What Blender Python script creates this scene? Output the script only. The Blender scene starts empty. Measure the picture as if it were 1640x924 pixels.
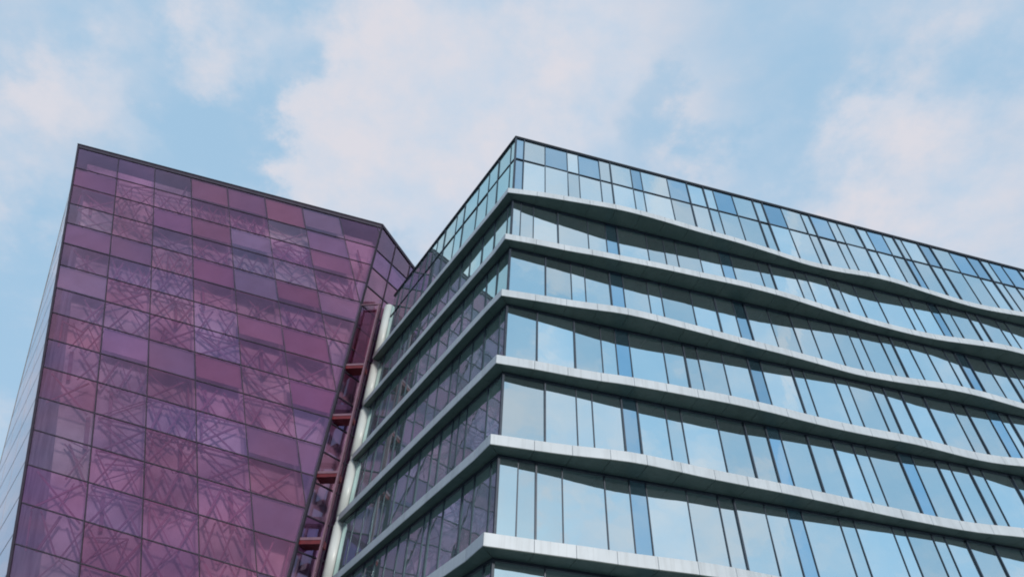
import bpy, bmesh, math, random
from mathutils import Vector, Matrix

random.seed(11)
sc = bpy.context.scene
COL = sc.collection
EYE = 1.65                                   # eye height above the pavement

# ------------------------------------------------------------------ camera
cam_d = bpy.data.cameras.new('camera'); cam = bpy.data.objects.new('camera', cam_d); COL.objects.link(cam)
cam_d.sensor_width = 36.0; cam_d.lens = 36.0 * 1071.2 / 1640.0
cam_d.clip_start = 0.1; cam_d.clip_end = 5000
RI = Vector((0.99881306, -0.03443021, 0.03445327)); UP = Vector((-0.04870797, -0.70603101, 0.70650389)); FW = Vector((0, 0.70734346, 0.70687002))
cam.matrix_world = Matrix(((RI.x, UP.x, -FW.x, 0), (RI.y, UP.y, -FW.y, 0), (RI.z, UP.z, -FW.z, EYE), (0, 0, 0, 1)))
sc.camera = cam

# ------------------------------------------------------------------ view, world, sun
sc.view_settings.view_transform = 'Standard'; sc.view_settings.look = 'None'
sc.view_settings.exposure = 0.0; sc.view_settings.gamma = 1.0; sc.view_settings.use_curve_mapping = False
sc.cycles.max_bounces = 10; sc.cycles.glossy_bounces = 6; sc.cycles.transparent_max_bounces = 24
sc.cycles.filter_width = 1.9
sc.cycles.caustics_reflective = False; sc.cycles.caustics_refractive = False
try:
    sc.cycles.use_denoising = True
except Exception:
    pass

SUN_DIR = Vector((0.36, -0.89, 0.27)).normalized()
SUN_EL = math.asin(SUN_DIR.z); SUN_AZ = math.atan2(SUN_DIR.x, SUN_DIR.y)

W = bpy.data.worlds.new('World'); sc.world = W; W.use_nodes = True
nt = W.node_tree; nt.nodes.clear()
def wn(t, **k):
    n = nt.nodes.new(t)
    for a, b in k.items(): setattr(n, a, b)
    return n
def wl(a, b): nt.links.new(a, b)
def wmath(op, a, b=None, clamp=False):
    n = wn('ShaderNodeMath', operation=op, use_clamp=clamp)
    for i, v in enumerate((a, b)):
        if v is None: continue
        if isinstance(v, (int, float)): n.inputs[i].default_value = v
        else: wl(v, n.inputs[i])
    return n.outputs[0]
SKY_K = 0.10
out = wn('ShaderNodeOutputWorld'); bg = wn('ShaderNodeBackground'); bg.inputs['Strength'].default_value = SKY_K
sky = wn('ShaderNodeTexSky', sky_type='NISHITA'); sky.sun_disc = False
sky.sun_elevation = SUN_EL; sky.sun_rotation = SUN_AZ; sky.air_density = 1.0; sky.dust_density = 2.0; sky.ozone_density = 1.0
tc = wn('ShaderNodeTexCoord'); D = tc.outputs['Generated']
# cloud layer: direction projected on a flat layer overhead
sep = wn('ShaderNodeSeparateXYZ'); wl(D, sep.inputs[0])
zc = wmath('ADD', wmath('MAXIMUM', sep.outputs['Z'], 0.0), 0.22)
comb = wn('ShaderNodeCombineXYZ'); wl(wmath('DIVIDE', sep.outputs['X'], zc), comb.inputs[0]); wl(wmath('DIVIDE', sep.outputs['Y'], zc), comb.inputs[1])
n1 = wn('ShaderNodeTexNoise'); n1.inputs['Scale'].default_value = 2.3; n1.inputs['Detail'].default_value = 9; n1.inputs['Roughness'].default_value = 0.56; n1.inputs['Distortion'].default_value = 0.35
wl(comb.outputs[0], n1.inputs['Vector'])
n2 = wn('ShaderNodeTexNoise'); n2.inputs['Scale'].default_value = 7.0; n2.inputs['Detail'].default_value = 10; n2.inputs['Roughness'].default_value = 0.6
wl(comb.outputs[0], n2.inputs['Vector'])
wob = wn('ShaderNodeVectorMath', operation='SUBTRACT'); wl(n2.outputs['Color'], wob.inputs[0]); wob.inputs[1].default_value = (0.5, 0.5, 0.5)
wsc = wn('ShaderNodeVectorMath', operation='SCALE'); wl(wob.outputs[0], wsc.inputs[0]); wsc.inputs['Scale'].default_value = 0.34
dirw = wn('ShaderNodeVectorMath', operation='ADD'); wl(D, dirw.inputs[0]); wl(wsc.outputs[0], dirw.inputs[1])
# big clouds (direction, radius, weight): positive = cloud bank, negative = blue gap
BANKS = [((-0.05, 0.47, 0.88), 0.27, 0.55), ((-0.19, 0.43, 0.88), 0.16, 0.30), ((-0.14, 0.56, 0.82), 0.17, 0.45), ((-0.24, 0.63, 0.73), 0.14, 0.45),
         ((-0.391, 0.421, 0.819), 0.085, 0.42), ((-0.515, 0.445, 0.73), 0.085, 0.42), ((-0.274, 0.574, 0.771), 0.085, 0.70), ((-0.22, 0.62, 0.75), 0.08, 0.4),
         ((0.54, 0.47, 0.70), 0.20, 0.48), ((0.47, 0.54, 0.70), 0.16, 0.30), ((0.13, 0.40, 0.905), 0.16, 0.30), ((0.30, 0.55, 0.77), 0.14, 0.22),
         ((-0.60, 0.49, 0.63), 0.10, 0.30), ((-0.51, 0.37, 0.77), 0.15, -0.12), ((-0.36, 0.36, 0.86), 0.07, -0.1), ((-0.45, 0.33, 0.83), 0.05, 0.25), ((-0.33, 0.53, 0.78), 0.05, 0.2),
         ((-0.45, 0.45, 0.77), 0.06, -0.30), ((-0.40, 0.51, 0.76), 0.10, -0.30), ((-0.30, 0.47, 0.83), 0.05, -0.2), ((-0.577, 0.606, 0.547), 0.12, -0.35), ((0.211, 0.513, 0.832), 0.075, -0.42),
         ((0.443, -0.688, 0.575), 0.10, 1.25), ((0.568, -0.692, 0.446), 0.11, 1.2), ((0.651, -0.624, 0.432), 0.09, 1.1), ((0.327, -0.50, 0.80), 0.11, 1.2), ((0.478, -0.42, 0.771), 0.08, 0.7), ((0.41, -0.55, 0.727), 0.06, 0.5), ((0.35, -0.62, 0.70), 0.07, -0.5), ((0.52, -0.60, 0.60), 0.09, -0.45), ((0.50, -0.74, 0.45), 0.05, -0.4), ((0.63, -0.5, 0.59), 0.12, 0.1), ((0.78, -0.39, 0.48), 0.16, -0.25),
         ((0.37, 0.42, 0.83), 0.11, -0.16), ((0.46, 0.37, 0.81), 0.12, -0.16), ((0.44, 0.47, 0.77), 0.06, 0.2)]
acc = None
for c_, r_, w_ in BANKS:
    ds = wn('ShaderNodeVectorMath', operation='DISTANCE'); wl(dirw.outputs[0], ds.inputs[0]); ds.inputs[1].default_value = c_
    mr = wn('ShaderNodeMapRange', interpolation_type='SMOOTHSTEP'); wl(ds.outputs['Value'], mr.inputs[0])
    mr.inputs[1].default_value = r_ * 1.25; mr.inputs[2].default_value = r_ * 0.2; mr.inputs[3].default_value = 0; mr.inputs[4].default_value = w_
    acc = mr.outputs[0] if acc is None else wmath('ADD', acc, mr.outputs[0])
# a thin contrail in the sky behind the viewer, mirrored in the long front
t1, t2 = Vector((0.605, -0.322, 0.728)), Vector((0.713, -0.587, 0.382)); tn = t1.cross(t2).normalized()
dt = wn('ShaderNodeVectorMath', operation='DOT_PRODUCT'); dj = wn('ShaderNodeVectorMath', operation='SCALE'); wl(wob.outputs[0], dj.inputs[0]); dj.inputs['Scale'].default_value = 0.02
da = wn('ShaderNodeVectorMath', operation='ADD'); wl(D, da.inputs[0]); wl(dj.outputs[0], da.inputs[1]); wl(da.outputs[0], dt.inputs[0]); dt.inputs[1].default_value = tn
tr_ = wn('ShaderNodeMapRange', interpolation_type='SMOOTHSTEP'); wl(wmath('ABSOLUTE', dt.outputs['Value']), tr_.inputs[0]); tr_.inputs[1].default_value = 0.011; tr_.inputs[2].default_value = 0.003; tr_.inputs[3].default_value = 0; tr_.inputs[4].default_value = 0.55
dm_ = wn('ShaderNodeVectorMath', operation='DISTANCE'); wl(D, dm_.inputs[0]); dm_.inputs[1].default_value = ((t1 + t2) / 2).normalized()
te = wn('ShaderNodeMapRange', interpolation_type='SMOOTHSTEP'); wl(dm_.outputs['Value'], te.inputs[0]); te.inputs[1].default_value = 0.34; te.inputs[2].default_value = 0.18
acc = wmath('ADD', acc, wmath('MULTIPLY', tr_.outputs[0], te.outputs[0]))
dens = wmath('ADD', acc, wmath('MULTIPLY', wmath('SUBTRACT', n1.outputs['Fac'], 0.5), 1.7))
dens = wmath('ADD', dens, wmath('MULTIPLY', wmath('SUBTRACT', n2.outputs['Fac'], 0.5), 1.15))
mask = wn('ShaderNodeMapRange', interpolation_type='SMOOTHSTEP'); wl(dens, mask.inputs[0])
mask.inputs[1].default_value = -0.44; mask.inputs[2].default_value = 0.80
# pale veil over the blue, then the clouds (colours divided by the background strength)
def cdiv(r, g, b): return (r / SKY_K, g / SKY_K, b / SKY_K, 1)
veil = wn('ShaderNodeMix', data_type='RGBA'); veil.inputs[0].default_value = 0.86
wl(sky.outputs[0], veil.inputs[6]); veil.inputs[7].default_value = cdiv(0.405, 0.625, 0.84)
ccol = wn('ShaderNodeMix', data_type='RGBA'); ccr = wn('ShaderNodeMapRange'); wl(n2.outputs['Fac'], ccr.inputs[0]); ccr.inputs[1].default_value = 0.38; ccr.inputs[2].default_value = 0.62
wl(ccr.outputs[0], ccol.inputs[0]); ccol.inputs[6].default_value = cdiv(0.575, 0.67, 0.80); ccol.inputs[7].default_value = cdiv(0.715, 0.71, 0.775)
fin = wn('ShaderNodeMix', data_type='RGBA'); wl(mask.outputs[0], fin.inputs[0]); wl(veil.outputs[2], fin.inputs[6]); wl(ccol.outputs[2], fin.inputs[7])
wl(fin.outputs[2], bg.inputs['Color']); wl(bg.outputs[0], out.inputs['Surface'])

sun_d = bpy.data.lights.new('sun', 'SUN'); sun_d.energy = 2.0; sun_d.angle = math.radians(6); sun_d.color = (1.0, 0.93, 0.86)
sun = bpy.data.objects.new('sun', sun_d); COL.objects.link(sun)
sun.rotation_euler = SUN_DIR.to_track_quat('Z', 'Y').to_euler(); sun.location = (60, -60, 80)

# ------------------------------------------------------------------ materials
def mat(name):
    m = bpy.data.materials.new(name); m.use_nodes = True
    t = m.node_tree; b = t.nodes.get('Principled BSDF')
    return m, t, b
def node(t, ty, **k):
    n = t.nodes.new(ty)
    for a, b in k.items(): setattr(n, a, b)
    return n
def noise_col(t, b, c1, c2, scale, detail=6, lo=0.35, hi=0.65, coord='Object'):
    tcn = node(t, 'ShaderNodeTexCoord'); nz = node(t, 'ShaderNodeTexNoise'); nz.inputs['Scale'].default_value = scale; nz.inputs['Detail'].default_value = detail
    t.links.new(tcn.outputs[coord], nz.inputs['Vector'])
    mr = node(t, 'ShaderNodeMapRange'); t.links.new(nz.outputs['Fac'], mr.inputs[0]); mr.inputs[1].default_value = lo; mr.inputs[2].default_value = hi
    mx = node(t, 'ShaderNodeMix', data_type='RGBA'); t.links.new(mr.outputs[0], mx.inputs[0]); mx.inputs[6].default_value = (*c1, 1); mx.inputs[7].default_value = (*c2, 1)
    t.links.new(mx.outputs[2], b.inputs['Base Color'])
    return nz, mx
def simple(name, c1, c2, scale=3.0, rough=0.5, metal=0.0):
    m, t, b = mat(name); noise_col(t, b, c1, c2, scale); b.inputs['Roughness'].default_value = rough; b.inputs['Metallic'].default_value = metal
    return m

def mirror_glass(name, c1, c2, rough=0.015, metal=0.96):
    """coated reflective glazing: tinted mirror coat over dark glass, a slight roller wave and faint dirt"""
    m, t, b = mat(name)
    nz, mx = noise_col(t, b, c1, c2, 0.5, 4, 0.3, 0.7)
    oi = node(t, 'ShaderNodeObjectInfo'); hv = node(t, 'ShaderNodeHueSaturation')
    mr = node(t, 'ShaderNodeMapRange'); t.links.new(oi.outputs['Random'], mr.inputs[0]); mr.inputs[3].default_value = 0.80; mr.inputs[4].default_value = 1.04
    t.links.new(mr.outputs[0], hv.inputs['Value']); t.links.new(mx.outputs[2], hv.inputs['Color']); t.links.new(hv.outputs[0], b.inputs['Base Color'])
    b.inputs['Metallic'].default_value = metal; b.inputs['Roughness'].default_value = rough
    tcn = node(t, 'ShaderNodeTexCoord'); w = node(t, 'ShaderNodeTexNoise'); w.inputs['Scale'].default_value = 1.1; w.inputs['Detail'].default_value = 2
    t.links.new(tcn.outputs['Object'], w.inputs['Vector'])
    bp = node(t, 'ShaderNodeBump'); bp.inputs['Strength'].default_value = 0.10; bp.inputs['Distance'].default_value = 0.03
    t.links.new(w.outputs['Fac'], bp.inputs['Height']); t.links.new(bp.outputs[0], b.inputs['Normal'])
    return m
M_GLASS = mirror_glass('clear_blue_glass', (0.67, 0.87, 0.94), (0.74, 0.91, 0.96))
M_SIDE = mirror_glass('green_grey_glass', (0.54, 0.82, 0.80), (0.62, 0.88, 0.85), metal=0.86)
M_TINT = mirror_glass('deep_blue_glass', (0.36, 0.62, 0.80), (0.42, 0.66, 0.83))
M_FRAME = simple('dark_frame_metal', (0.022, 0.036, 0.058), (0.036, 0.054, 0.080), 4, 0.4, 0.2)
M_HEAD = simple('head_frame_metal', (0.012, 0.017, 0.02), (0.02, 0.026, 0.03), 4, 0.5)
def weathered(name, c1, c2, dirt, rough):
    m, t, b = mat(name); nz, mx = noise_col(t, b, c1, c2, 0.7)
    tcn = node(t, 'ShaderNodeTexCoord'); mp = node(t, 'ShaderNodeMapping'); mp.inputs['Scale'].default_value = (5.5, 5.5, 0.35); st = node(t, 'ShaderNodeTexNoise'); st.inputs['Scale'].default_value = 1.0; st.inputs['Detail'].default_value = 8; st.inputs['Roughness'].default_value = 0.65
    t.links.new(tcn.outputs['Object'], mp.inputs[0]); t.links.new(mp.outputs[0], st.inputs['Vector'])
    mr = node(t, 'ShaderNodeMapRange'); t.links.new(st.outputs['Fac'], mr.inputs[0]); mr.inputs[1].default_value = 0.48; mr.inputs[2].default_value = 0.74; mr.inputs[4].default_value = 0.42
    m2 = node(t, 'ShaderNodeMix', data_type='RGBA'); t.links.new(mr.outputs[0], m2.inputs[0]); t.links.new(mx.outputs[2], m2.inputs[6]); m2.inputs[7].default_value = (*dirt, 1)
    t.links.new(m2.outputs[2], b.inputs['Base Color']); b.inputs['Roughness'].default_value = rough
    return m
M_FASCIA = weathered('white_aluminium', (0.54, 0.60, 0.64), (0.63, 0.69, 0.73), (0.30, 0.33, 0.34), 0.42)
M_SOFFIT = weathered('shaded_soffit_panel', (0.10, 0.175, 0.16), (0.14, 0.215, 0.195), (0.05, 0.08, 0.075), 0.45)  # underside shade and greenish bounce put into the base colour; streaks are dirt
M_CORE = simple('ledge_core', (0.05, 0.055, 0.06), (0.07, 0.075, 0.08), 2, 0.7)
M_WALL = simple('inner_wall', (0.05, 0.06, 0.07), (0.08, 0.09, 0.10), 1, 0.8)
M_ROOF = simple('roof_gravel', (0.2, 0.2, 0.2), (0.3, 0.3, 0.29), 6, 0.9)
M_COPE = simple('dark_purple_metal', (0.022, 0.016, 0.032), (0.035, 0.026, 0.048), 3, 0.7)
M_COPE2 = simple('grey_coping', (0.034, 0.024, 0.042), (0.05, 0.036, 0.058), 3, 0.5)
M_COLUMN = simple('white_column_paint', (0.70, 0.77, 0.76), (0.80, 0.85, 0.84), 0.6, 0.35)
M_RED = simple('red_steel', (0.12, 0.008, 0.014), (0.17, 0.014, 0.02), 3, 0.45)
M_PINK = simple('pale_red_steel', (0.19, 0.10, 0.14), (0.24, 0.13, 0.175), 3, 0.5)
M_LATT = simple('lattice_steel', (0.29, 0.16, 0.225), (0.39, 0.24, 0.31), 2, 0.5)
M_GROUND = simple('paving', (0.15, 0.15, 0.145), (0.22, 0.22, 0.21), 0.7, 0.85)

def purple_glass(name, tint, trans, fac):
    """tinted see-through glazing: purple mirror coat over a coloured clear pane"""
    m = bpy.data.materials.new(name); m.use_nodes = True; t = m.node_tree; t.nodes.clear()
    o = node(t, 'ShaderNodeOutputMaterial'); g = node(t, 'ShaderNodeBsdfGlossy'); g.inputs['Roughness'].default_value = 0.03
    tr = node(t, 'ShaderNodeBsdfTransparent'); ms = node(t, 'ShaderNodeMixShader')
    oi = node(t, 'ShaderNodeObjectInfo')
    def vary(col, lo, hi, hue):
        h = node(t, 'ShaderNodeHueSaturation'); h.inputs['Color'].default_value = (*col, 1)
        a = node(t, 'ShaderNodeMapRange'); t.links.new(oi.outputs['Random'], a.inputs[0]); a.inputs[3].default_value = lo; a.inputs[4].default_value = hi; t.links.new(a.outputs[0], h.inputs['Value'])
        b = node(t, 'ShaderNodeMath', operation='FRACT'); mm = node(t, 'ShaderNodeMath', operation='MULTIPLY'); mm.inputs[1].default_value = 7.31
        t.links.new(oi.outputs['Random'], mm.inputs[0]); t.links.new(mm.outputs[0], b.inputs[0])
        c = node(t, 'ShaderNodeMapRange'); t.links.new(b.outputs[0], c.inputs[0]); c.inputs[3].default_value = 0.5 - hue; c.inputs[4].default_value = 0.5 + hue; t.links.new(c.outputs[0], h.inputs['Hue'])
        return h
    hg = vary(tint, 0.9, 1.1, 0.02)
    # faint streaky dirt on the coat
    tcn = node(t, 'ShaderNodeTexCoord'); nz = node(t, 'ShaderNodeTexNoise'); nz.inputs['Scale'].default_value = 0.9; nz.inputs['Detail'].default_value = 6
    t.links.new(tcn.outputs['Object'], nz.inputs['Vector'])
    dm = node(t, 'ShaderNodeMapRange'); t.links.new(nz.outputs['Fac'], dm.inputs[0]); dm.inputs[1].default_value = 0.3; dm.inputs[2].default_value = 0.7; dm.inputs[3].default_value = 0.88; dm.inputs[4].default_value = 1.1
    sc_ = node(t, 'ShaderNodeVectorMath', operation='SCALE'); t.links.new(hg.outputs[0], sc_.inputs[0]); t.links.new(dm.outputs[0], sc_.inputs['Scale'])
    ht = vary(trans, 0.9, 1.1, 0.02); t.links.new(ht.outputs[0], tr.inputs['Color'])
    lw = node(t, 'ShaderNodeLayerWeight'); lw.inputs['Blend'].default_value = 0.5
    gz = node(t, 'ShaderNodeMath', operation='POWER'); t.links.new(lw.outputs['Facing'], gz.inputs[0]); gz.inputs[1].default_value = 2.6
    fr = node(t, 'ShaderNodeMapRange'); t.links.new(gz.outputs[0], fr.inputs[0]); fr.inputs[3].default_value = fac; fr.inputs[4].default_value = 1.0
    wh = node(t, 'ShaderNodeMix', data_type='RGBA'); t.links.new(gz.outputs[0], wh.inputs[0]); t.links.new(sc_.outputs[0], wh.inputs[6]); wh.inputs[7].default_value = (0.95, 0.93, 0.95, 1)
    t.links.new(wh.outputs[2], g.inputs['Color'])
    # the inner face of the sheet adds nothing: the coat sits on the outside
    ge = node(t, 'ShaderNodeNewGeometry'); t2 = node(t, 'ShaderNodeBsdfTransparent'); m2 = node(t, 'ShaderNodeMixShader')
    t.links.new(fr.outputs[0], ms.inputs[0]); t.links.new(tr.outputs[0], ms.inputs[1]); t.links.new(g.outputs[0], ms.inputs[2])
    t.links.new(ge.outputs['Backfacing'], m2.inputs[0]); t.links.new(ms.outputs[0], m2.inputs[1]); t.links.new(t2.outputs[0], m2.inputs[2])
    t.links.new(m2.outputs[0], o.inputs['Surface'])
    return m
PG = {'mauve': purple_glass('mauve_glass', (0.40, 0.175, 0.295), (0.86, 0.60, 0.77), 0.44),
      'rose': purple_glass('rose_glass', (0.41, 0.168, 0.275), (0.87, 0.58, 0.735), 0.44),
      'violet': purple_glass('violet_glass', (0.37, 0.195, 0.33), (0.84, 0.65, 0.83), 0.44),
      'slate': purple_glass('slate_glass', (0.38, 0.225, 0.34), (0.86, 0.71, 0.84), 0.44),
      'deep': purple_glass('deep_purple_glass', (0.31, 0.13, 0.31), (0.60, 0.38, 0.62), 0.52)}

M_INT = simple('interior_screens', (0.40, 0.36, 0.41), (0.85, 0.84, 0.87), 0.35, 0.8)
M_SPAN = simple('spandrel_board', (0.33, 0.20, 0.265), (0.44, 0.29, 0.355), 0.25, 0.7)
M_SPAN2 = simple('violet_spandrel_board', (0.33, 0.225, 0.305), (0.44, 0.315, 0.40), 0.25, 0.7)

# ------------------------------------------------------------------ mesh helpers
class MB:
    def __init__(s): s.v = []; s.f = []
    def poly(s, pts):
        i = len(s.v); s.v += [tuple(p) for p in pts]; s.f.append(tuple(range(i, i + len(pts))))
    def prism(s, bot, top):
        """closed solid between two matching loops"""
        i = len(s.v); n = len(bot); s.v += [tuple(p) for p in bot] + [tuple(p) for p in top]
        s.f.append(tuple(range(i + n - 1, i - 1, -1))); s.f.append(tuple(range(i + n, i + 2 * n)))
        for k in range(n):
            l = (k + 1) % n; s.f.append((i + k, i + l, i + n + l, i + n + k))
    def bar(s, a, b, ax, ay):
        """box along a->b with half-extent vectors ax, ay"""
        s.prism([a - ax - ay, a + ax - ay, a + ax + ay, a - ax + ay], [b - ax - ay, b + ax - ay, b + ax + ay, b - ax + ay])
    def build(s, name, m, parent=None, smooth=False):
        me = bpy.data.meshes.new(name); me.from_pydata(s.v, [], s.f)
        bm = bmesh.new(); bm.from_mesh(me); bmesh.ops.recalc_face_normals(bm, faces=bm.faces); bm.to_mesh(me); bm.free()
        me.materials.append(m); o = bpy.data.objects.new(name, me); COL.objects.link(o)
        if smooth:
            for p in me.polygons: p.use_smooth = True
        if parent is not None: o.parent = parent
        return o
def thing(name, label, cat, loc=(0, 0, 0), group=None):
    o = bpy.data.objects.new(name, None); COL.objects.link(o); o.location = loc; o['label'] = label; o['category'] = cat
    if group: o['group'] = group
    bpy.context.view_layer.update()
    return o
def adopt(root, *objs):
    """parts are modelled in world space: keep them in place under the thing's base"""
    for o in objs:
        o.parent = root; o.matrix_parent_inverse = root.matrix_world.inverted()
def V3(p, z): return Vector((p[0], p[1], z))

# ------------------------------------------------------------------ ground
g = MB(); g.poly([(-1500, -1500, 0), (1500, -1500, 0), (1500, 1500, 0), (-1500, 1500, 0)])
go = g.build('ground', M_GROUND); go['kind'] = 'structure'; go['label'] = 'grey paved ground in front of the buildings'

# ================================================================== blue glass office building
C0 = Vector((-0.20527, 22.7753)); UR = Vector((0.97094, 0.23932)); NR = Vector((0.23932, -0.97094)); UL = Vector((-0.5174, 0.85574)); NL = Vector((-0.85574, -0.5174))
def PR(s, o=0.0): return C0 + UR * s + NR * (o + 7.68e-5 * s * s)
def PL(s, o=0.0): return C0 + UL * s + NL * o
ROOF = 36.04 + EYE
HS = [29.685 + EYE, 25.710 + EYE, 21.705 + EYE, 17.690 + EYE, 13.693 + EYE, 9.685 + EYE, 5.68 + EYE, 1.66 + EYE]     # soffit heights
FH = [0.42, 0.42, 0.43, 0.46, 0.45, 0.47, 0.46, 0.46]                                                                  # fascia heights
S_END = 52.0; L_END = 17.2
office = thing('office_building', 'blue glass office building with wavy white ledges at every storey', 'office building', V3(C0, 0))

# edge of each ledge along the street front: distance from the corner, projection from the glass
WAVE = [
 [(0.6, .60), (2, .76), (4, .96), (5.8, 1.12), (7.6, 1.13), (9.1, 1.07), (10.6, .99), (13, .93), (14.4, .85), (16.1, .73), (18.2, .58), (20.2, .64), (22.2, .84), (23.8, .86), (25.7, .73), (28.1, .57), (29.7, .50), (31.1, .54), (33.3, .72), (36, .95), (39, 1.05), (43, .8), (47, .55), (52, .8)],
 [(0.5, .58), (1.8, .64), (3.1, .70), (4.4, .81), (5.9, .88), (7.9, .98), (9.9, 1.02), (12, 1.09), (13.5, 1.10), (15.2, 1.04), (17.5, .85), (20, .66), (21.6, .58), (23.5, .54), (25.3, .60), (27.2, .82), (28.7, .98), (30, 1.03), (33, .9), (37, .65), (41, .6), (46, .95), (52, .7)],
 [(0.6, .58), (1.8, .68), (3, .78), (4.1, .91), (5.4, 1.06), (6.7, 1.08), (8.3, 1.01), (9.9, .93), (12, .82), (14.2, .74), (16.4, .60), (18.6, .46), (20.7, .55), (22.3, .70), (23.6, .83), (25.1, .86), (26.7, .79), (28.6, .64), (31, .5), (35, .7), (39, 1.0), (44, .75), (52, .6)],
 [(0.4, .56), (1.4, .62), (2.5, .64), (4, .71), (5.2, .83), (6.8, .91), (8.6, .96), (10.3, 1.0), (12.3, .95), (14.3, .82), (16.2, .75), (18.2, .76), (19.5, .80), (20.8, .75), (22, .66), (23.6, .58), (25, .65), (27, .95), (30, 1.05), (34, .8), (39, .55), (45, .9), (52, .7)],
 [(0.5, .68), (1.4, .75), (2.4, .83), (3.6, .99), (4.7, 1.13), (5.7, 1.16), (7, 1.10), (8.3, 1.02), (10, .98), (11.8, .94), (13.5, .86), (15.3, .77), (17.2, .67), (18.8, .63), (20.2, .61), (21.5, .67), (23.4, .92), (26, 1.1), (30, .85), (35, .55), (41, .95), (52, .7)],
 [(0.6, .84), (1.7, .88), (3, .95), (4.8, 1.0), (6.6, 1.13), (8, 1.18), (10, 1.05), (13, .85), (17, .6), (21, .75), (25, 1.05), (30, .8), (36, .55), (44, 1.0), (52, .7)],
 [(0.6, .7), (4, 1.0), (8, 1.1), (13, .8), (18, .6), (24, 1.0), (30, .7), (38, .9), (52, .7)],
 [(0.6, .7), (5, .9), (10, 1.1), (16, .7), (22, .6), (29, 1.0), (38, .7), (52, .8)]]
CORNER = [(-.4, .42), (-.4, .50), (-.4, .48), (-.45, .50), (-.5, .62), (-.55, .80), (-.5, .65), (-.5, .65)]   # ledge corner in right-front coordinates
LEFT_O = [(.47, .50), (.45, .40), (.54, .32), (.55, .30), (.58, .22), (.62, .28), (.55, .3), (.55, .3)]          # projection on the side front: corner, far end
def wave(i, s):
    w = WAVE[i]
    if s <= w[0][0]: return w[0][1]
    for (a, b), (c, d) in zip(w, w[1:]):
        if s <= c:
            # Catmull-Rom through the neighbours
            k = w.index((a, b)); p0 = w[max(0, k - 1)]; p3 = w[min(len(w) - 1, k + 2)]
            t = (s - a) / (c - a); m1 = (d - p0[1]) / (c - p0[0]) * (c - a) if c != p0[0] else 0; m2 = (p3[1] - b) / (p3[0] - a) * (c - a)
            return (2*t**3 - 3*t*t + 1) * b + (t**3 - 2*t*t + t) * m1 + (-2*t**3 + 3*t*t) * d + (t**3 - t*t) * m2
    return w[-1][1]

for i, h in enumerate(HS):
    t = FH[i]; cp = PR(*CORNER[i])
    body = MB(); soff = MB(); core = MB(); GAP = 0.009
    def block(inner, outer):
        # fascia cassette + soffit sheet; both a little short of the joint
        def shrink(l):
            a, b = l[0], l[-1]; d = (b - a); n = d.length; e = d / n * GAP
            return [a + e] + list(l[1:-1]) + [b - e]
        I = shrink(inner); O = shrink(outer)
        body.prism([V3(p, h + .012) for p in I + O[::-1]], [V3(p, h + t) for p in I + O[::-1]])
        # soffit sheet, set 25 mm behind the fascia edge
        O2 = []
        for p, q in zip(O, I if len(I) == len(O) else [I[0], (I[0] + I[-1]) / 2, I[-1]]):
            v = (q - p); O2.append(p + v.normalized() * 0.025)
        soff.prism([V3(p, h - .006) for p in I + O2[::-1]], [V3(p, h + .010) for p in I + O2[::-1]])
    step = 1.49; s = 0.0; edges = [0.0, 1.22]
    while edges[-1] + step < S_END: edges.append(edges[-1] + step)
    edges.append(S_END)
    def outR(s): return cp if s == 0 else PR(s, wave(i, s))
    for a, b in zip(edges, edges[1:]):
        m = (a + b) / 2
        mid = PR(m, wave(i, m)) if a > 0 else (cp + outR(b)) / 2
        block([PR(a, .02), PR(m, .02), PR(b, .02)], [outR(a), mid, outR(b)])
    o0, o1 = LEFT_O[i]
    def outL(s): return cp if s == 0 else PL(s, o0 + (o1 - o0) * s / 17.5)
    le = [0.0] + [0.9 + 1.49 * k for k in range(11)] + [17.45]
    for a, b in zip(le, le[1:]):
        m = (a + b) / 2
        mid = PL(m, o0 + (o1 - o0) * m / 17.5) if a > 0 else (cp + outL(b)) / 2
        block([PL(a, .02), PL(m, .02), PL(b, .02)], [outL(a), mid, outL(b)])
    # dark core seen only in the joints
    pts_o = [outR(e) for e in edges]; 
    def inset(p, q): return p + (q - p).normalized() * 0.045
    for a, b in zip(edges, edges[1:]):
        I = [PR(a, 0), PR(b, 0)]; O = [inset(outR(a), PR(a, 0)), inset(outR(b), PR(b, 0))]
        core.prism([V3(p, h + .02) for p in I + O[::-1]], [V3(p, h + t - .02) for p in I + O[::-1]])
    for a, b in zip(le, le[1:]):
        I = [PL(a, 0), PL(b, 0)]; O = [inset(outL(a), PL(a, 0)), inset(outL(b), PL(b, 0))]
        core.prism([V3(p, h + .02) for p in I + O[::-1]], [V3(p, h + t - .02) for p in I + O[::-1]])
    lo = body.build('ledge', M_FASCIA); adopt(office, lo)
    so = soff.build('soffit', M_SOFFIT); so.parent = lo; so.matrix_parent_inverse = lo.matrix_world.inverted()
    co = core.build('ledge_core', M_CORE); co.parent = lo; co.matrix_parent_inverse = lo.matrix_world.inverted()

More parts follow.
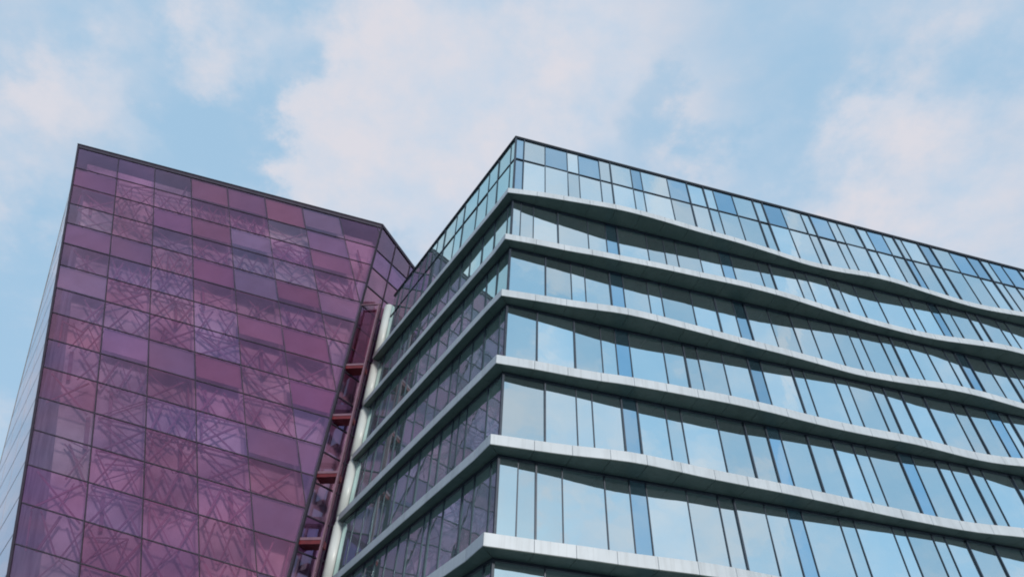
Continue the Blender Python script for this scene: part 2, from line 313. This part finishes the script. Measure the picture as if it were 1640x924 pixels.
# glazing: mullion positions per storey, metres from the corner
MOD = [0.72, 1.4, 0.72, 1.78, 1.4, 1.08, 0.72, 1.4, 1.4, 0.72, 1.4, 1.4, 0.72]
def extend(l, end):
    l = list(l); k = len(l)
    while l[-1] + MOD[k % len(MOD)] < end - .6: l.append(l[-1] + MOD[k % len(MOD)]); k += 1
    return l
ST = [
 [.54, 1.9, 3.33, 4.06, 5.45, 6.2, 7.6, 8.28, 10.12, 11.5, 12.68, 13.38, 14.75, 16.24, 16.95, 18.35, 19.82, 20.47, 21.88, 22.58, 24.05, 24.85, 26.11, 27.0, 27.6, 28.95, 29.95, 31.45, 32.9, 34.0, 34.75, 35.84, 37.25],
 [.5, 1.23, 2.63, 4.38, 5.45, 6.14, 7.92, 8.97, 9.72, 11.17, 12.5, 13.24, 15.04, 15.78, 17.5, 18.23, 19.64, 20.35, 21.47, 22.88, 24.69, 25.42, 26.74, 27.38, 28.2, 29.57, 30.32, 31.74, 32.48],
 [1.91, 3.28, 4.03, 5.4, 6.14, 7.53, 8.27, 10.03, 11.43, 12.53, 13.21, 14.64, 16.0, 17.14, 18.52, 19.58, 20.28, 21.65, 22.39, 23.49, 24.65, 25.96, 26.67, 27.41, 28.76, 29.89],
 [1.5, 3.32, 4.65, 5.39, 6.1, 7.87, 8.97, 9.7, 11.06, 12.47, 13.2, 14.95, 15.63, 17.44, 18.17, 19.58, 20.3, 21.34, 22.75, 24.4, 25.27, 26.62, 27.4, 28.04],
 [1.88, 3.29, 4.01, 5.38, 6.11, 7.48, 8.22, 9.99, 11.36, 12.44, 13.15, 14.57, 15.92, 17.0, 17.73, 19.44, 20.22, 21.56, 22.3, 23.4, 24.16, 25.89],
 [.8, 1.52, 2.58, 4.33, 5.38, 6.1, 7.86, 9.26, 9.97, 11.35, 12.4, 13.08, 14.86, 15.59, 17.45, 18.12, 19.44, 20.09, 21.21, 22.66],
 [1.88, 3.97, 5.38, 6.1, 7.5, 8.97, 9.9, 11.3, 12.4, 13.1, 14.9, 16.2, 17.0, 18.5],
 [1.5, 3.3, 4.6, 5.4, 6.1, 7.9, 9.0, 9.7, 11.1, 12.4, 13.1],
 [1.9, 4.0, 6.1, 8.2, 10.0, 12.4]]
TINTED = [[(.2,), (2.6,), (7.9,), (10.8,), (13.9,), (17.6,), (21.1,), (25.5,), (29.4,), (32.2,), (33.4,), (35.3,), (36.5,), (4.8,)],
          [(5.8,), (12.9,), (27.0,)], [(12.9,), (27.0,), (5.9,)], [(5.8,), (12.9,), (27.0,)], [(5.8,), (12.8,), (19.8,)], [(5.8,), (12.7,)], [(5.8,)], [(5.8,), (12.7,)], []]
LT = [[.55, 1.95, 3.1, 4.42, 6.2, 7.3, 8.95, 10.1, 11.5, 12.6, 14.0, 15.4, 16.4],
      [.48, 1.78, 3.1, 4.5, 5.6, 7.0, 8.4, 9.5, 10.9, 12.3, 13.6, 15.0, 16.3], [1.15, 2.2, 3.6, 4.7, 6.1, 7.4, 8.5, 9.9, 11.3, 12.4, 13.8, 15.1, 16.4],
      [.59, 1.95, 3.1, 4.4, 5.2, 6.6, 7.7, 9.1, 10.4, 11.5, 12.9, 14.3, 15.6], [1.22, 3.0, 3.74, 4.34, 5.44, 6.26, 7.6, 8.7, 10.1, 11.5, 12.6, 14.0, 15.5],
      [.56, 1.8, 2.73, 4.33, 5.51, 6.06, 7.54, 8.6, 9.9, 11.2, 12.5, 13.9, 15.6], [.6, 1.9, 3.3, 4.4, 5.8, 7.1, 8.4, 9.8, 11.2, 12.5, 14.0, 15.5],
      [.6, 2.0, 3.4, 4.8, 6.2, 7.6, 9.0, 10.4, 11.8, 13.2, 14.6, 16.0], [1.4, 3.2, 5.0, 6.8, 8.6, 10.4, 12.2, 14.0, 15.8]]
TR_Z = 33.78 + EYE
rnd = random.Random(5)
def pane(P, a, b, z0, z1, m, parent, hz=0.007):
    """one sealed glass unit, 30 mm deep, tilted by a few millimetres as real units are"""
    e = [rnd.uniform(-hz, hz) for _ in range(2)]; w = b - a; hgt = z1 - z0
    sx = rnd.gauss(0, .0055); sz = rnd.gauss(0, .0045)
    f = lambda s, z: ((s - (a + b) / 2) * sx + (z - (z0 + z1) / 2) * sz)
    q = [(a + .02, z0), (b - .02, z0), (b - .02, z1), (a + .02, z1)]
    mb = MB(); mb.prism([V3(P(s, -.06 + f(s, z)), z) for s, z in q], [V3(P(s, -.03 + f(s, z)), z) for s, z in q])
    o = mb.build('glass_pane', m); o.parent = parent; o.matrix_parent_inverse = parent.matrix_world.inverted()
    return o
def storey(P, N, U, marks, end, z0, z1, tinted, transom=None, rowt=None):
    """one band of curtain wall: frame mesh with every pane as a sub-part"""
    fr = MB(); U3 = Vector((U.x, U.y, 0)); N3 = Vector((N.x, N.y, 0)); Z = Vector((0, 0, 1))
    for s in marks:
        heavy = ((round(s * 10) * 7 + round(z0) * 3) % 5) < 2
        wide, dp = (.034, .034) if heavy else (.021, .008)
        if P is PL: wide, dp = (.028, .022) if heavy else (.016, .006)
        fr.bar(V3(P(s, dp - .045), z0), V3(P(s, dp - .045), z1 - .10), U3 * wide, N3 * .045)
    for za, zb, dpt in ((z0, z0 + .05, .03), (z1 - .10, z1, .05)):
        cuts = [0.0] + [m for m in marks] + [end]
        for a, b in zip(cuts, cuts[1:]):
            p, q = P(a, -.01), P(b, -.01)
            fr.bar(V3(p, (za + zb) / 2), V3(q, (za + zb) / 2), N3 * dpt, Z * ((zb - za) / 2))
    rows = [(z0 + .03, z1 - .05)]
    if transom:
        cuts = [0.0] + list(marks) + [end]
        for a, b in zip(cuts, cuts[1:]):
            fr.bar(V3(P(a + .04, -.008), transom), V3(P(b - .04, -.008), transom), N3 * .032, Z * .028)
        rows = [(z0 + .03, transom - .01), (transom + .01, z1 - .05)]
    f = fr.build('window_band', M_FRAME); adopt(office, f)
    cuts = [0.0] + list(marks) + [end]
    for a, b in zip(cuts, cuts[1:]):
        for ri, (za, zb) in enumerate(rows):
            tt = tinted if (not transom or ri == 1) else (rowt or [])
            m = M_TINT if any(a < x[0] < b for x in tt) else (M_SIDE if P is PL else M_GLASS)
            pane(P, a, b, za, zb, m, f)
    return f
tops = [ROOF] + HS
bots = [HS[i] + FH[i] for i in range(8)] + [0.02]
for k in range(9):
    storey(PR, NR, UR, extend(ST[k], S_END), S_END, bots[k], tops[k], TINTED[k], TR_Z if k == 0 else None, [(.2,), (27.3,)] if k == 0 else None)
    storey(PL, NL, UL, LT[k], L_END, bots[k], tops[k], [], TR_Z if k == 0 else None, [])
# corner post, coping, body, roof
cpst = MB(); cpst.prism([V3(C0 + NR * .03 + NL * .03, .0), V3(PR(.07, .03), 0), V3(PR(.07, -.2), 0), V3(PL(.07, -.2), 0), V3(PL(.07, .03), 0)],
                        [V3(C0 + NR * .03 + NL * .03, ROOF - .02), V3(PR(.07, .03), ROOF - .02), V3(PR(.07, -.2), ROOF - .02), V3(PL(.07, -.2), ROOF - .02), V3(PL(.07, .03), ROOF - .02)])
adopt(office, cpst.build('corner_post', M_FRAME))
cop = MB()
for a, b in zip(range(0, 52, 4), range(4, 56, 4)):
    cop.prism([V3(p, ROOF - .03) for p in (PR(a, .07) if a else C0 + (NR + NL) * .055, PR(b, .07), PR(b, -.35), PR(a, -.35) if a else C0 - (NR + NL) * .26)],
              [V3(p, ROOF + .06) for p in (PR(a, .07) if a else C0 + (NR + NL) * .055, PR(b, .07), PR(b, -.35), PR(a, -.35) if a else C0 - (NR + NL) * .26)])
cop.prism([V3(p, ROOF - .03) for p in (C0 + (NR + NL) * .055, PL(L_END, .07), PL(L_END, -.35), C0 - (NR + NL) * .26)], [V3(p, ROOF + .06) for p in (C0 + (NR + NL) * .055, PL(L_END, .07), PL(L_END, -.35), C0 - (NR + NL) * .26)])
adopt(office, cop.build('coping', M_HEAD))
wallb = MB(); inr = [PR(.3, -.22)] + [PR(s, -.22) for s in range(4, 53, 4)] + [PR(52, -22), PL(L_END, -14), PL(L_END, -.22)]
inr[0] = C0 - (NR + NL) * .22
wallb.prism([V3(p, 0) for p in inr], [V3(p, ROOF - .4) for p in inr]); adopt(office, wallb.build('inner_wall', M_WALL))
rf = MB(); rf.prism([V3(p, ROOF - .39) for p in inr], [V3(p, ROOF - .25) for p in inr]); adopt(office, rf.build('roof', M_ROOF))
# round white column at the far end of the side front, with a ring at each ledge
def tube(mb, c, r, z0, z1, n=28):
    L = [Vector((c[0] + r * math.cos(6.28318 * k / n), c[1] + r * math.sin(6.28318 * k / n))) for k in range(n)]
    mb.prism([V3(p, z0) for p in L], [V3(p, z1) for p in L])
colm = MB(); cc = PL(17.78, .02); zz = [0.0] + [h for h in HS[::-1]] + [35.25 + EYE]
for a, b in zip(zz, zz[1:]):
    tube(colm, cc, .36, a + (FH[0] if a > 0 else 0), b - .16); tube(colm, cc, .33, b - .16, b + .02)
    if a > 0: tube(colm, cc, .30, a + .02, a + FH[0])
co = colm.build('column', M_COLUMN); adopt(office, co)
for p in co.data.polygons: p.use_smooth = len(p.vertices) == 4

# ================================================================== purple glass tower
T0 = Vector((-37.4892, 32.9537)); TZ = 47.6243 + EYE
HD = Vector((0.99339, 0.11483)); HN = Vector((0.11483, -0.99339))           # along the front, out of the front
R2 = Vector((0.98281, -0.18461)); M2 = Vector((-0.35284, 0.93568))           # row and mullion directions in the front: (along, up)
H_FOLD = 26.64
tower = thing('purple_tower', 'slanted tower clad in purple and rose tinted glass panels', 'tower', V3(T0 + HD * 15, 0))
def front(h, z, o=0.0): q = T0 + HD * h + HN * o; return Vector((q.x, q.y, TZ + z))
def clip(poly, keep):
    res = []
    for k in range(len(poly)):
        a, b = poly[k], poly[(k + 1) % len(poly)]; fa, fb = keep(a), keep(b)
        if fa >= 0: res.append(a)
        if (fa >= 0) != (fb >= 0): res.append(a + (b - a) * (fa / (fa - fb)))
    return res
def ab(a, b): return R2 * a + M2 * b
COLS = [0, 3.71, 6.97, 10.2, 13.43, 16.74, 20.02, 23.3] + [26.6 - 0.0 + 3.29 * 0]
ROWS = [-.38, -3.2] + [-3.2 - 2.325 * k for k in range(1, 26)]
prnd = random.Random(21)
# frame of the front: sloping transoms and leaning mullions
frm = MB(); HN3 = Vector((HN.x, HN.y, 0))
def seg(a, b, w, dep, target, mapper, n3):
    """bar between two in-plane points, clipped already"""
    d = (b - a); 
    if d.length < .05: return
    nrm = Vector((-d.y, d.x)).normalized() * w
    q = [a - nrm, b - nrm, b + nrm, a + nrm]
    target.prism([mapper(p.x, p.y, -dep) for p in q], [mapper(p.x, p.y, dep) for p in q])
def clipseg(a, b):
    keepers = (lambda p: H_FOLD - .05 - p.x, lambda p: p.y + TZ - .02)
    for kf in keepers:
        fa, fb = kf(a), kf(b)
        if fa < 0 and fb < 0: return None
        if fa < 0: a = a + (b - a) * (fa / (fa - fb))
        elif fb < 0: b = a + (b - a) * (fa / (fa - fb))
    return a, b
for b in ROWS:
    sg = clipseg(ab(0.03, b), ab(60, b))
    if sg: seg(sg[0], sg[1], .028, .035, frm, front, HN3)
for a in COLS[:-1] + [26.6]:
    sg = clipseg(ab(a, -.38), ab(a, -60))
    if sg and a > 0: seg(sg[0], sg[1], .026, .042, frm, front, HN3)
sg = clipseg(ab(0.02, -.05), ab(0.02, -60)); seg(sg[0], sg[1], .06, .07, frm, front, HN3)
seg(Vector((H_FOLD - .04, R2.y / R2.x * H_FOLD)), Vector((H_FOLD - .04, -TZ + .02)), .035, .06, frm, front, HN3)
fw = frm.build('glass_wall', M_COPE); adopt(tower, fw)
def panel_kind(a, b):
    x = a / 27.0; y = -b / 40.0
    w = {'rose': .18 + .55 * max(0, 1 - abs(x - .55) / .45) * max(0, 1.0 - y * .9), 'mauve': .45, 'violet': .16 + 1.1 * max(0, .42 - x) + .4 * y, 'slate': .06 + .9 * max(0, .35 - x) * y + .12 * y}
    t = prnd.random() * sum(w.values())
    for k_, v in w.items():
        t -= v
        if t <= 0: return k_
    return 'mauve'
def add_panel(poly, mapper, m, parent, dep=.02):
    if len(poly) < 3: return None
    cx = sum((p for p in poly), Vector((0, 0))) / len(poly); jx = prnd.gauss(0, .0016); jz = prnd.gauss(0, .0016)
    mb = MB(); mb.prism([mapper(p.x, p.y, -dep + (p - cx).x * jx + (p - cx).y * jz) for p in poly], [mapper(p.x, p.y, .012 - dep + (p - cx).x * jx + (p - cx).y * jz) for p in poly])
    # a pane is a single sheet for light: keep only the outer face plus rim
    o = mb.build('glass_panel', m); o.parent = parent; o.matrix_parent_inverse = parent.matrix_world.inverted()
    return o
def area(p): return abs(sum(p[k].x * p[(k + 1) % len(p)].y - p[(k + 1) % len(p)].x * p[k].y for k in range(len(p)))) / 2
cols_all = COLS[:-1] + [26.6, 29.9, 33.2, 36.5, 39.8, 43.1, 46.4]
for r in range(len(ROWS) - 1):
    b1, b0 = ROWS[r], ROWS[r + 1]
    for a0, a1 in zip(cols_all, cols_all[1:]):
        q = [ab(a0, b0), ab(a1, b0), ab(a1, b1), ab(a0, b1)]
        q = clip(q, lambda p: H_FOLD - .06 - p.x); 
        if len(q) > 2: q = clip(q, lambda p: p.y + TZ - .02)
        if len(q) < 3 or area(q) < .02: continue
        add_panel(q, front, PG[panel_kind(a0, b0)], fw)
# steel lattice and interior screens behind the front panes
lat = MB()
def inside(p): return p.x < H_FOLD - .3 and p.y > -TZ + .1 and p.x > (p.y / M2.y) * M2.x + .25 and p.y < -.7 + R2.y / R2.x * p.x
def strut(a, b, w, dz):
    if not (inside(a) and inside(b)): return
    d = (b - a).normalized(); nrm = Vector((-d.y, d.x)) * w; qq = [a - nrm, b - nrm, b + nrm, a + nrm]
    lat.prism([front(p.x, p.y, -dz - .07) for p in qq], [front(p.x, p.y, -dz) for p in qq])
for r in range(len(ROWS) - 1):
    bt, bb = ROWS[r], ROWS[r + 1]; span = MB(); spanv = MB()
    for ci, (a0, a1) in enumerate(zip(cols_all, cols_all[1:])):
        wdt = a1 - a0
        solid = (r % 2 == 0 and prnd.random() < (.66 if ci > 2 else .30 - .02 * r)) or prnd.random() < .06
        if solid:
            # floor band: a coloured board a hand behind the pane, open along its lower edge
            low = bb + prnd.choice([.0, .25, .45, .6])
            q = [ab(a0 + .05, low), ab(a1 - .05, low), ab(a1 - .05, bt), ab(a0 + .05, bt)]
            q = clip(q, lambda p: H_FOLD - .2 - p.x); q = clip(q, lambda p: p.y + TZ - .1) if len(q) > 2 else q
            if len(q) > 2 and area(q) > .1:
                t_ = spanv if prnd.random() < (.75 if ci < 3 else .3) else span
                t_.prism([front(p.x, p.y, -.20) for p in q], [front(p.x, p.y, -.15) for p in q])
            continue
        # roof-to-floor truss seen through the pane: crossed members, a fan of rods, a chord
        dz = prnd.uniform(.3, .5)
        lo_b, hi_b = bb, bt
        k = prnd.choice((1, 1, 2, 2, 3))
        for j in range(k):
            x0 = a0 + wdt * (j + prnd.uniform(-.1, .2)) / k; x1 = a0 + wdt * (j + 1 + prnd.uniform(-.2, .1)) / k
            strut(ab(x0, lo_b), ab(x1, hi_b), prnd.uniform(.03, .075), dz); strut(ab(x1, lo_b), ab(x0 + prnd.uniform(-.2, .2), hi_b), prnd.uniform(.025, .06), dz + .1)
        n0 = ab(prnd.uniform(a0, a1), prnd.choice([bb, bt])); up_ = n0.y
        for j in range(prnd.randint(1, 3)):
            strut(n0, ab(prnd.uniform(a0 - .3, a1 + .3), prnd.uniform(bb, bt)), prnd.uniform(.02, .04), dz + .22)
        if prnd.random() < .6: strut(ab(a0, bb + .2), ab(a1, bb + prnd.uniform(.1, .5)), .05, dz + .3)
        if prnd.random() < .5:
            x = prnd.uniform(a0, a1); strut(ab(x, bb), ab(x, bt), prnd.uniform(.03, .12), dz + .35)
    for t_, m_ in ((span, M_SPAN), (spanv, M_SPAN2)):
        if t_.v: adopt(tower, t_.build('spandrel_band', m_))
lo_ = lat.build('steel_lattice', M_LATT); adopt(tower, lo_); lo_['kind'] = 'stuff'

# second face, folded back towards the office building
F0 = T0 + HD * H_FOLD; FU = Vector((0.5, 0.8660254)); FN = Vector((FU.y, -FU.x)); ZF = TZ + R2.y / R2.x * H_FOLD
F_LEN = 11.0
def facet(s, z, o=0.0): q = F0 + FU * s + FN * o; return Vector((q.x, q.y, ZF + z))
FS = -0.11                                                                       # slope of its top edge
f2 = MB(); FN3 = Vector((FN.x, FN.y, 0)); fc = [0.06, 2.1, 4.3, 6.5, 8.7, F_LEN]
fr_rows = [-.14] + [(-.6 if k == 0 else -.6 - 0.0) - (2.35 + 2.04 * (k - 1)) if k else -.14 for k in range(1, 23)]
for z in fr_rows:
    a, b = Vector((.06, z)), Vector((F_LEN, z + (FS if z == -.14 else .13) * F_LEN))
    seg(a, b, .035, .05, f2, facet, FN3)
for s in fc: seg(Vector((s, -.1 + FS * s)), Vector((s, -ZF + .02)), .035, .055, f2, facet, FN3)
f2o = f2.build('side_glass_wall', M_COPE); adopt(tower, f2o)
f2o['label'] = 'deep purple glass wall turned towards the office building'
for zt, zb in zip(fr_rows, fr_rows[1:]):
    for s0, s1 in zip(fc, fc[1:]):
        st = FS if zt == -.14 else .13
        q = [Vector((s0, zb + .13 * s0)), Vector((s1, zb + .13 * s1)), Vector((s1, zt + st * s1)), Vector((s0, zt + st * s0))]
        q = clip(q, lambda p: p.y + ZF - .02); q = clip(q, lambda p: FS * p.x - p.y) if q else q
        if len(q) > 2 and area(q) > .05:
            add_panel(q, facet, PG[prnd.choice(['deep', 'deep', 'deep', 'violet', 'mauve', 'rose'])], f2o)

# third face on the far left, seen at a glancing angle
def ray(px, py): return (RI * ((px - 820) / 1071.2) + UP * (-(py - 462) / 1071.2) + FW)
Atop = Vector((T0.x, T0.y, TZ)); lean = Vector((HD.x * M2.x, HD.y * M2.x, M2.y)); Abot = Atop + lean * (-(TZ) / M2.y)
Btop = Vector((-40.6, 36.7, 51.7)) ; Btop.z += EYE - 1.65
_d1 = Vector((-0.661, 0.601, 0.8195)); Btop = _d1 * (Atop - Vector((0, 0, EYE))).length * 1.09 / _d1.length + Vector((0, 0, EYE))
_d2 = Vector((-0.73906, 0.87486, 0.53924)); Bmid = _d2 * 40.0 * 1.33; Bmid.z += EYE
Bbot = Btop + (Bmid - Btop) * (Btop.z / (Btop.z - Bmid.z))
SE1 = (Abot - Atop); SE2 = (Bbot - Btop)
sideN = (Btop - Atop).cross(SE1).normalized()
if sideN.x > 0: sideN = -sideN
def side(u, v, o=0.0):
    p = Atop + SE1 * v; q = Btop + SE2 * v; return p + (q - p) * u + sideN * o
sd = MB()
NV = 24
for k in range(1, NV):
    v = k / NV; a, b = side(0.01, v), side(.99, v); sd.bar(a, b, sideN * .012, SE1.normalized() * .02)
for u in (.02, .34, .67, .98): sd.bar(side(u, .01), side(u, .995), sideN * .012, (Btop - Atop).normalized() * .02)
sdo = sd.build('end_glass_wall', simple('pale_joint', (0.34, 0.33, 0.37), (0.42, 0.41, 0.45), 2, 0.5)); adopt(tower, sdo)
sdo['label'] = 'pale glass end wall seen edge on'
us = [.02, .34, .67, .98]
for k in range(NV):
    for u0, u1 in zip(us, us[1:]):
        v0, v1 = k / NV + .001, (k + 1) / NV - .001
        mb = MB(); q = [(u0, v0), (u1, v0), (u1, v1), (u0, v1)]
        mb.prism([side(u, v, -.01) for u, v in q], [side(u, v, .006) for u, v in q])
        o = mb.build('glass_panel', PG[prnd.choice(['slate', 'violet', 'mauve'])]); o.parent = sdo; o.matrix_parent_inverse = sdo.matrix_world.inverted()

# coping along the top, interior screens, back walls and roof
cp2 = MB()
fa, fb = Vector((0, 0)), Vector((H_FOLD, R2.y / R2.x * H_FOLD)); dn = M2 * .38; 
q = [fa, fb, Vector((H_FOLD, fb.y - .34)), fa + dn * -1]
cp2.prism([front(p.x, p.y, -.12) for p in q], [front(p.x, p.y, .06) for p in q])
c1 = cp2.build('coping', M_COPE2); adopt(tower, c1)
cp3 = MB(); q = [Vector((-.05, .0)), Vector((H_FOLD + .05, fb.y)), Vector((H_FOLD + .05, fb.y + .08)), Vector((-.05, .08))]
cp3.prism([front(p.x, p.y, -.3) for p in q], [front(p.x, p.y, .12) for p in q])
q = [Vector((0, -.16)), Vector((F_LEN, FS * F_LEN - .16)), Vector((F_LEN, FS * F_LEN + .13)), Vector((0, .13))]
cp3.prism([facet(p.x, p.y, -.3) for p in q], [facet(p.x, p.y, .08) for p in q])
c2 = cp3.build('coping_edge', M_COPE); c2.parent = c1; c2.matrix_parent_inverse = c1.matrix_world.inverted()
# interior: closed solid 1 m behind the panes
BK = Vector((0.12, 0.99)) * 1.0
def in3(h, z, d): return front(h, z, -d)
iw = MB()
loop_top = [in3(.9, -1.0, 1.1), in3(H_FOLD - .7, fb.y - 1.0, 1.1), facet(F_LEN - .6, FS * F_LEN - 1.0, -1.0)]
_t = side(.93, .02, -1.0); loop_top += [Vector((_t.x + 3, _t.y + 1.0, _t.z - 1.2))]
def down(p, ref):  # follow the lean of the left edge where the wall leans
    return p
lb = Abot + Vector((HD.x * 1.3, HD.y * 1.3, 0)) - HN3 * 1.1
loop_bot = [Vector((lb.x, lb.y, 0)), in3(H_FOLD - .7, -TZ, 1.1), facet(F_LEN - .6, -ZF, -1.0), Vector((Bbot.x + 3, Bbot.y + 1.0, 0))]
iw.prism(loop_bot, loop_top); adopt(tower, iw.build('interior_wall', M_INT))
rr = MB(); Fend = facet(F_LEN, FS * F_LEN, 0)
rr.poly([front(.1, -.2, -.1), front(H_FOLD, fb.y - .2, -.1), Fend + Vector((0, 0, -.2)), Btop + Vector((0, 0, -.2))])
rr.poly([Fend + Vector((0, 0, -.2)), Btop + Vector((0, 0, -.2)), Vector((Bbot.x, Bbot.y, 0)), Vector((Fend.x, Fend.y, 0))])
adopt(tower, rr.build('roof', M_ROOF))

# ================================================================== red steel frame bridging the gap
link = thing('steel_link_frame', 'dark red steel frame of stacked beams in the gap between purple tower and office building', 'steel frame', V3(F0 + HD * .8, 0))
X0 = F0 + HD * .06; X1 = Vector((-9.70, 35.84)); LD2 = (X1 - X0).normalized(); LN = Vector((LD2.y, -LD2.x)); LN3 = Vector((LN.x, LN.y, 0)); LU3 = Vector((LD2.x, LD2.y, 0))
topz = 33.5 + EYE
for k in range(7):
    z = 27.83 - 4.03 * k + EYE
    if z < .5: break
    b = MB(); n = 10
    b.prism([V3(X0, z - .2), V3(X1, z - .2), V3(X1 - LN * .8, z - .2), V3(X0 - LN * .8, z - .2)], [V3(X0, z + .16), V3(X1, z + .16), V3(X1 - LN * .8, z + .16), V3(X0 - LN * .8, z + .16)])
    bo = b.build('beam', M_RED); adopt(link, bo)
    fl = MB(); fl.prism([V3(X0 + LN * .03, z + .02), V3(X1 + LN * .03, z + .02), V3(X1 + LN * .003, z + .02), V3(X0 + LN * .003, z + .02)], [V3(X0 + LN * .03, z + .17), V3(X1 + LN * .03, z + .17), V3(X1 + LN * .003, z + .17), V3(X0 + LN * .003, z + .17)])
    fo = fl.build('lit_face_strip', M_PINK); fo.parent = bo; fo.matrix_parent_inverse = bo.matrix_world.inverted()  # pale strip: light on the beam's front, painted in as colour
for off, w, m in ((X1 + LD2 * .06, .045, M_PINK), (X0 + LD2 * .0, .03, M_COPE)):
    b = MB(); b.bar(V3(off, 0), V3(off, topz - .13), LU3 * w, LN3 * .12); adopt(link, b.build('post', m))
b = MB(); b.bar(V3(X0 - LD2 * .05, topz), V3(X1 + LD2 * .2, topz), LN3 * .05, Vector((0, 0, .04))); adopt(link, b.build('top_rail', M_PINK))
b = MB(); b.prism([V3(X0 + LD2 * .1, 28.05 + EYE), V3(X1, 28.05 + EYE), V3(X1 - LN * .05, 28.05 + EYE), V3(X0 + LD2 * .1 - LN * .05, 28.05 + EYE)], [V3(X0 + LD2 * .1, topz - .13), V3(X1, topz - .13), V3(X1 - LN * .05, topz - .13), V3(X0 + LD2 * .1 - LN * .05, topz - .13)])
for v in range(len(b.v)): b.v[v] = tuple(Vector(b.v[v]) - LN3 * .35)
adopt(link, b.build('infill_panel', purple_glass('maroon_glass', (0.17, 0.05, 0.11), (0.62, 0.24, 0.34), 0.45)))
